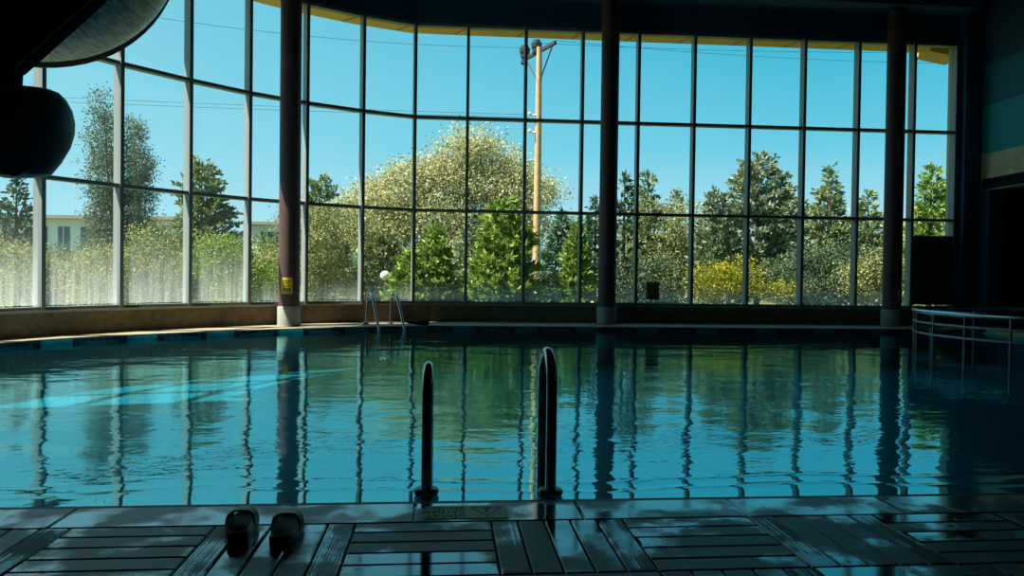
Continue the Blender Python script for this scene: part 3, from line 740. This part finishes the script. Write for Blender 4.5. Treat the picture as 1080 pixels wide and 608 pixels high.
GZ = -.2
LM = {
 'spruce_dark': leafmat('spruce_dark', (0.039, 0.091, 0.058), (0.078, 0.156, 0.091), (0.156, 0.234, 0.130), .15),
 'spruce_blue': leafmat('spruce_blue', (.09, .14, .075), (.23, .29, .165), (.42, .48, .30), .15),
 'cypress': leafmat('cypress', (0.078, 0.156, 0.026), (0.208, 0.325, 0.065), (0.416, 0.520, 0.130), .25),
 'pine': leafmat('pine', (0.091, 0.143, 0.052), (0.208, 0.273, 0.117), (0.390, 0.442, 0.221), .2),
 'willow': leafmat('willow', (0.208, 0.221, 0.091), (0.494, 0.494, 0.247), (0.806, 0.754, 0.442), .35),
 'poplar': leafmat('poplar', (0.065, 0.104, 0.065), (0.143, 0.195, 0.117), (0.260, 0.312, 0.195), .25),
 'olive': leafmat('olive_shrub', (0.130, 0.156, 0.065), (0.286, 0.312, 0.130), (0.520, 0.520, 0.247), .3),
 'yellow': leafmat('golden_shrub', (.10, .14, .02), (.26, .28, .03), (.52, .45, .06), .35),
 'green': leafmat('green_shrub', (0.065, 0.117, 0.039), (0.182, 0.247, 0.091), (0.364, 0.416, 0.169), .3),
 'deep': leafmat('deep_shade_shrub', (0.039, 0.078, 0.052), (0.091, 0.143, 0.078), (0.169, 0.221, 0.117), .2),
}
def trunk(parent, h, r, lean=0):
    mb = MB(); mb.tube([(0, 0, 0), (lean*.3, 0, h*.4), (lean, 0, h)], [r, r*.7, r*.15], 8); mb.build('trunk', M['bark'], parent, SM)
def ground_at(px, Y):
    p = at(px, 304, Y); return Vector((p.x, p.y, GZ))
def conifer(px, Y, ytop, wpx, kind, label, group='conifers beyond the glass', cat='tree', name='conifer', **kw):
    b = ground_at(px, Y); top = at(px, ytop, Y).z; h = top-GZ; r = wpx/2*Y/780
    t = empty(name, b, label, cat, group); trunk(t, h*.95, .035*h*.6)
    fol_mesh('crown', conifer_leaves(h, r, **kw), LM[kind], t); return t
def broad(px, Y, kind, blobs_px, n, leaf, label, cat='tree', group=None, name='leafy_tree', flat=0.0, clump=.38, branches=True, per=150):
    """blobs_px: (px, py, rx_px, ry_px)"""
    b = ground_at(px, Y); t = empty(name, b, label, cat, group); bl = []
    for (x, y, rx, ry) in blobs_px:
        p = at(x, y, Y)-b; s = Y/780; bl.append((p.x, p.y+rng.uniform(-.3, .3)*rx*s, p.z, rx*s, rx*s*.9, ry*s))
    H = max(q[2] for q in bl); mb = MB(); r0_ = max(.03, .018*H); mb.tube([(0, 0, 0), (0, 0, H*.35), (.05, 0, H*.75)], [r0_, r0_*.8, r0_*.35], 8)
    mb.build('trunk', M['bark'], t, SM)
    if branches:
        for q in bl:
            mb = MB(); st_ = min(H*.35, q[2]*.6); mb.tube([(0, 0, st_), (q[0]*.5, q[1]*.5, st_+(q[2]-st_)*.6), (q[0]*.95, q[1]*.95, q[2])], [r0_*.5, r0_*.3, r0_*.12], 6); mb.build('branch', M['bark'], t, SM)
    fol_mesh('foliage', blob_leaves(bl, n, leaf, flat, clump, per), LM[kind], t); return t

GS = 'shrubs beyond the glass'; GT = 'leafy trees beyond the glass'
# left windows
conifer(17, 21, 187, 66, 'spruce_dark', 'slim dark spruce at the far left window', up=.45, dens=.8, gap=.42, ragged=.4)
broad(118, 30, 'poplar', [(108, 112, 7, 16), (112, 150, 15, 24), (116, 190, 21, 28), (118, 230, 24, 30), (120, 275, 26, 35)], 9000, .17, per=60, label= 'tall loose poplar, topmost of the trees seen in the left windows', group=GT, name='poplar_tree', clump=.30)
broad(146, 34, 'poplar', [(140, 140, 8, 16), (146, 175, 13, 24), (148, 215, 14, 26), (150, 265, 16, 35)], 5600, .17, per=60, label= 'shorter slim poplar just right of the tall loose poplar', group=GT, name='poplar_tree', clump=.24)
conifer(212, 24, 170, 112, 'pine', 'broad ragged pine left of the leftmost column', up=.45, ragged=.5, gap=.36, power=.75, dens=1.3)
broad(20, 19, 'olive', [(5, 292, 40, 36), (38, 292, 30, 36)], 3000, .12, 'pale misted shrub under the slim dark spruce', 'shrub', GS, 'shrub', branches=False, clump=.22)
broad(75, 20, 'green', [(60, 288, 22, 26), (88, 292, 26, 26), (62, 300, 30, 22)], 3000, .12, 'round shrub before the white building, left of the poplars', 'shrub', GS, 'shrub', branches=False, clump=.22)
broad(135, 18.5, 'olive', [(115, 295, 40, 35), (150, 285, 32, 42), (180, 300, 32, 30)], 4600, .11, 'dry olive shrub at the foot of the poplars', 'shrub', GS, 'shrub', branches=False, clump=.2)
broad(180, 21, 'green', [(170, 262, 28, 30), (190, 280, 30, 40)], 3200, .12, 'grey-green shrub between poplars and ragged pine', 'shrub', GS, 'shrub', branches=False, clump=.22)
broad(245, 19, 'cypress', [(232, 285, 34, 38), (262, 292, 30, 32)], 4000, .11, 'bright green shrub at the foot of the ragged pine', 'shrub', GS, 'shrub', branches=False, clump=.2)
broad(285, 22, 'olive', [(272, 294, 14, 24), (290, 290, 18, 28)], 2400, .12, 'sparse yellowish shrub just left of the leftmost column', 'shrub', GS, 'shrub', branches=False, clump=.2)
# middle
conifer(338, 31, 184, 64, 'pine', 'dark-topped pine just right of the leftmost column', up=.5, ragged=.5, gap=.42, power=.6)
broad(345, 21, 'olive', [(330, 262, 36, 50), (365, 265, 34, 55), (350, 295, 40, 30)], 6500, .12, 'tall hedge shrub behind the first pane right of the leftmost column', 'shrub', GS, 'shrub', branches=False, clump=.22)
broad(490, 36, 'willow', [(500, 152, 20, 17), (478, 168, 22, 18), (515, 170, 20, 18), (455, 182, 22, 18), (538, 178, 22, 17), (430, 186, 20, 16), (553, 194, 20, 16), (405, 204, 26, 16), (575, 202, 15, 14), (470, 200, 26, 20), (505, 196, 28, 20), (540, 210, 26, 18), (425, 212, 26, 18), (385, 218, 24, 18), (460, 232, 34, 22), (515, 236, 36, 24), (400, 240, 30, 26), (555, 238, 24, 26), (435, 262, 34, 26), (490, 268, 40, 26)], 30000, .22, 'huge pale willow rising behind the conifers in the middle windows', group=GT, name='willow_tree', clump=.50, flat=.25)
broad(365, 38, 'willow', [(368, 232, 26, 26), (350, 250, 30, 30)], 3000, .22, 'low pale tree between the dark-topped pine and the willow', group=GT, name='leafy_tree', clump=.45)
conifer(404, 22, 236, 66, 'olive', 'olive conifer below the left side of the willow', gap=.3, ragged=.45)
conifer(458, 19, 238, 64, 'cypress', 'yellow-green cypress left of centre below the willow', up=.6, gap=.26)
conifer(531, 18.5, 213, 92, 'cypress', 'large bright green cypress left of the utility pole', up=.6, gap=.24, power=.6)
conifer(497, 22, 226, 60, 'spruce_blue', 'grey-green conifer below the middle of the willow', gap=.3)
conifer(432, 18, 266, 60, 'cypress', 'low feathery cypress behind the far ladder', up=.6, gap=.22)
conifer(592, 23, 224, 62, 'spruce_dark', 'dark spruce just right of the utility pole', gap=.28)
conifer(608, 18.5, 236, 50, 'cypress', 'slender bright cypress left of the middle column', up=.6, gap=.22)
conifer(627, 25, 208, 44, 'spruce_dark', 'dark spruce peeping past the left edge of the middle column', gap=.3)
# right
conifer(657, 17.5, 184, 56, 'spruce_dark', 'thin dark spruce just right of the middle column', gap=.45, ragged=.5, dens=.8)
conifer(682, 27, 181, 46, 'pine', 'tufted pine standing above the orange warning sign', up=.55, gap=.5, ragged=.5, power=.5)
broad(708, 27, 'olive', [(695, 250, 36, 42), (722, 240, 26, 34), (705, 285, 40, 35)], 5200, .15, 'olive leafy tree behind the orange warning sign', group=GT, clump=.28)
conifer(712, 29, 201, 40, 'pine', 'small pointed pine between tufted pine and blue spruce', gap=.4)
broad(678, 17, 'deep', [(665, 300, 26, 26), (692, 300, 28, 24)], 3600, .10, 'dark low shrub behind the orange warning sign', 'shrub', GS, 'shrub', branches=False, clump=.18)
conifer(798, 24, 165, 128, 'spruce_blue', 'tall silvery blue spruce, biggest conifer in the right windows', gap=.3, power=.62, up=.45)
conifer(755, 22.5, 202, 66, 'spruce_blue', 'smaller silvery spruce left of the tall blue spruce', gap=.28, power=.6, up=.5)
conifer(873, 25, 176, 96, 'pine', 'green conifer with a thin leading spire, right of the blue spruce', gap=.32, power=1.15, up=.35)
conifer(845, 27, 212, 54, 'pine', 'low conifer between blue spruce and spired conifer', gap=.34)
conifer(914, 26, 200, 68, 'pine', 'conifer leaning out from behind the right column', gap=.34)
conifer(980, 22, 176, 76, 'cypress', 'pointed green conifer alone in the narrow right-hand window', gap=.3, up=.45)
broad(768, 17, 'yellow', [(750, 296, 20, 14), (780, 293, 22, 16), (765, 303, 32, 12)], 2200, .10, 'golden yellow shrub at the foot of the blue spruce', 'shrub', GS, 'shrub', branches=False, clump=.18)
broad(818, 17.5, 'yellow', [(812, 306, 15, 11)], 420, .10, 'small golden shrub right of the large golden shrub', 'shrub', GS, 'shrub', branches=False, clump=.16)
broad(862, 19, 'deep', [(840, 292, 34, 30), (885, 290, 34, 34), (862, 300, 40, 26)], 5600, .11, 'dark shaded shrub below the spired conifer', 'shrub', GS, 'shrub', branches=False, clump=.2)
broad(915, 18, 'olive', [(912, 298, 18, 24), (930, 290, 18, 30)], 2200, .11, 'yellowish shrub left of the right column', 'shrub', GS, 'shrub', branches=False, clump=.18)
# distant tree belt
for i, (px, wy, k, lb) in enumerate(((310, 248, 'green', 'distant tree mass behind the leftmost column'), (640, 232, 'green', 'distant tree mass behind the middle column'), (740, 240, 'pine', 'distant tree mass left of the blue spruce'), (845, 236, 'pine', 'distant tree mass right of the blue spruce'), (945, 236, 'green', 'distant tree mass behind the right column'), (1020, 240, 'green', 'distant tree mass right of the narrow window'), (560, 245, 'green', 'distant tree mass behind the utility pole'), (420, 262, 'green', 'distant tree mass behind the far ladder'))):
    broad(px, (44, 52, 60, 50, 44, 56, 64, 50)[i], k, [(px-28, wy+22, 34, 26), (px+26, wy+26, 34, 28), (px, wy+40, 46, 34)], 2600, .30, lb, group='distant trees behind the garden', clump=.5, branches=False)
for i, (px, lb) in enumerate(((30, 'clipped hedge behind the leftmost windows'), (120, 'clipped hedge behind the poplar foot'), (215, 'clipped hedge behind the ragged pine'))):
    broad(px, 25+i*3.5, 'green', [(px-35, 298, 42, 30), (px+30, 296, 42, 32)], 3000, .16, lb, 'hedge', 'hedges before the white building', 'hedge', branches=False, clump=.25)

# utility pole
pb_ = ground_at(565.5, 30); pz = at(566, 51, 30).z
up_ = empty('utility_pole', pb_, 'tall wooden utility pole with crossarm behind the middle windows', 'utility pole')
h = pz-GZ
mb = MB(); mb.tube([(0, 0, 0), (0, 0, h*.5), (0, 0, h)], [.17, .145, .11], 14); mb.build('shaft', M['pole'], up_, SM)
ca = at(551, 54, 30.9)-pb_; cb_ = at(583, 41, 29.1)-pb_
zc = h-.12; ca = Vector((ca.x, ca.y, zc)); cb_ = Vector((cb_.x, cb_.y, zc)); dd = (cb_-ca)
# crossarm runs mostly away from the viewer, passing the pole top
mid_ = (ca+cb_)/2; ca -= Vector((mid_.x, mid_.y-.14, 0)); cb_ -= Vector((mid_.x, mid_.y-.14, 0)); ca.z = zc-.08; cb_.z = zc+.06
mb = MB(); d_ = cb_-ca; q = d_.to_track_quat('X', 'Z').to_matrix(); mb.box((ca+cb_)/2, (d_.length+.1, .12, .13), rot=q); mb.build('crossarm', M['poledark'], up_)
for e_ in (ca.lerp(cb_, .05), ca.lerp(cb_, .95)):
    mb = MB(); mb.tube([e_, (0, 0, h-1.45)], .03, 6); mb.build('brace', M['poledark'], up_, SM)
for (t_, zz) in ((.02, .22), (.42, .16)):
    p = ca.lerp(cb_, t_)+Vector((0, 0, zz)); mb = MB(); mb.lathe([(.05, -.18), (.17, -.16), (.19, -.02), (.14, .0), (.21, .04), (.23, .22), (.16, .26), (.16, .34), (.0, .36)], 14, p); mb.build('insulator', M['poledark'], up_, SM)
mb = MB(); p = ca.lerp(cb_, -.01); mb.lathe([(.06, -.22), (.13, -.16), (.13, -.04), (.06, .02)], 12, p); mb.build('insulator', M['poledark'], up_, SM)
for yy in (122, 140):
    z_ = at(566, yy, 30).z-GZ; mb = MB(); mb.tube([(.05, 0, z_), (-.22, -.05, z_-.03), (-.36, -.06, z_)], .045, 8); mb.lathe([(.06, 0), (.08, .06), (.03, .12)], 10, (-.36, -.06, z_-.02)); mb.build('bracket', M['wallwhite'], up_, SM)
# wires
def wire(a, b, sag, label):
    a = Vector(a); b = Vector(b); t = empty('power_line', a, label, 'power line', 'overhead lines of the utility pole')
    mb = MB(); mb.tube([(a.lerp(b, k/24)-a)+Vector((0, 0, -sag*4*(k/24)*(1-k/24))) for k in range(25)], .008, 5); mb.build('cable', M['poledark'], t, SM)
T1 = pb_+ca+Vector((0, 0, .5)); T2 = pb_+cb_+Vector((0, 0, .1)); T0 = pb_+ca.lerp(cb_, .42)+Vector((0, 0, .4))
wire(T1, at(-60, -22, 25), .55, 'upper overhead line running left from the pole top')
wire(T2, at(1150, 66, 34), .35, 'upper overhead line running right from the pole top')
wire(T0, at(1150, 52, 33), .25, 'topmost overhead line running right from the pole top')
for yy, y2, lb in ((121, 97, 'first low overhead line running left from the pole bracket'), (124, 102, 'second low overhead line running left from the pole bracket')):
    wire(at(558, yy, 30), at(-60, y2, 29), .06, lb)

# white flat-roofed buildings
def house(px0, px1, ytop, Y, wins, label):
    a = ground_at(px0, Y); b = ground_at(px1, Y); zt = at((px0+px1)/2, ytop, Y).z; t = empty('flat_roofed_building', (a+b)/2, label, 'building')
    d = b-a; rz = math.atan2(d.y, d.x); L = d.length; t.rotation_euler = (0, 0, rz); H = zt-GZ
    mb = MB(); mb.box((0, 4, H/2), (L, 8, H)); mb.build('walls', M['wallwhite'], t)
    mb = MB(); mb.box((0, 3.8, H+.12), (L+.8, 9.0, .26)); mb.build('roof', M['roof'], t)
    for (u, w, z0, z1) in wins:
        mb = MB(); mb.box((u*L, -.02, H*(z0+z1)/2), (w, .08, H*(z1-z0))); o = mb.build('window', M['winglass'], t)
        mb = MB(); mb.box((u*L, -.08, H*(z0+z1)/2), (.06, .05, H*(z1-z0))); mb.build('window_bar', M['wallwhite'], o)
house(-60, 185, 231, 58, [(-.08, 1.0, .30, .88), (.02, .9, .30, .88), (.12, 1.0, .30, .88), (.22, .9, .30, .88), (.36, 1.2, .45, .85), (.44, 1.0, .45, .85)], 'long low white building with dark windows behind the poplars')
house(262, 372, 238, 66, [(-.32, 1.2, .45, .88), (-.24, .9, .45, .88), (0, 1.2, .45, .85)], 'white building seen beside the leftmost column')
# garden lamp
lp = empty('garden_lamp', ground_at(406, 18), 'small white globe garden lamp behind the far ladder', 'lamp')
zt = at(406, 291, 18).z-GZ
mb = MB(); mb.tube([(0, 0, 0), (0, 0, zt-.1)], .03, 10); mb.build('stem', M['dsteel'], lp, SM)
mb = MB(); mb.lathe([(.02, -.12)] + [(.12*math.sin(PI*k/10), -.12*math.cos(PI*k/10)) for k in range(1, 10)] + [(.0, .12)], 16, (0, 0, zt)); mb.build('globe', M['white'], lp, True)

# ------------------------------------------------------------------ light
sd = bpy.data.lights.new('sun', 'SUN'); sd.energy = 13.0; sd.angle = R(.53); sd.color = (1, .93, .80)
so = bpy.data.objects.new('sun', sd); COL.objects.link(so)
sunv = Vector((-.94, -.20, 0)).normalized()*math.cos(R(57)) + Vector((0, 0, math.sin(R(57))))
so.rotation_euler = sunv.to_track_quat('Z', 'Y').to_euler()
w = bpy.data.worlds.new('sky'); SC.world = w; w.use_nodes = True; nt = w.node_tree; nt.nodes.clear(); L = nt.links
out = nt.nodes.new('ShaderNodeOutputWorld'); bg = nt.nodes.new('ShaderNodeBackground'); tc = nt.nodes.new('ShaderNodeTexCoord'); sp = nt.nodes.new('ShaderNodeSeparateXYZ')
L.new(tc.outputs['Generated'], sp.inputs[0])
rp = nt.nodes.new('ShaderNodeValToRGB'); e = rp.color_ramp.elements
e[0].position = 0; e[0].color = (.50, .80, .90, 1); e[1].position = 1; e[1].color = (.02, .14, .36, 1)
for p, c in ((.06, (.46, .80, .92)), (.17, (.15, .62, .80)), (.30, (.035, .48, .68)), (.5, (.02, .33, .58))):
    k = e.new(p); k.color = (*c, 1)
L.new(sp.outputs['Z'], rp.inputs['Fac'])
# paler towards the left (sunward), deeper to the right
ma = nt.nodes.new('ShaderNodeMapRange'); ma.inputs['From Min'].default_value = .45; ma.inputs['From Max'].default_value = -.7; ma.inputs['To Min'].default_value = 0; ma.inputs['To Max'].default_value = .72
L.new(sp.outputs['X'], ma.inputs['Value'])
mx = nt.nodes.new('ShaderNodeMixRGB'); mx.inputs[2].default_value = (.38, .80, .92, 1); L.new(ma.outputs[0], mx.inputs[0]); L.new(rp.outputs['Color'], mx.inputs[1])
L.new(mx.outputs[0], bg.inputs['Color']); bg.inputs['Strength'].default_value = 1.0; L.new(bg.outputs[0], out.inputs[0])

vs = SC.view_settings; vs.view_transform = 'Standard'; vs.look = 'None'; vs.exposure = 0.0; vs.gamma = 1.0; vs.use_curve_mapping = False
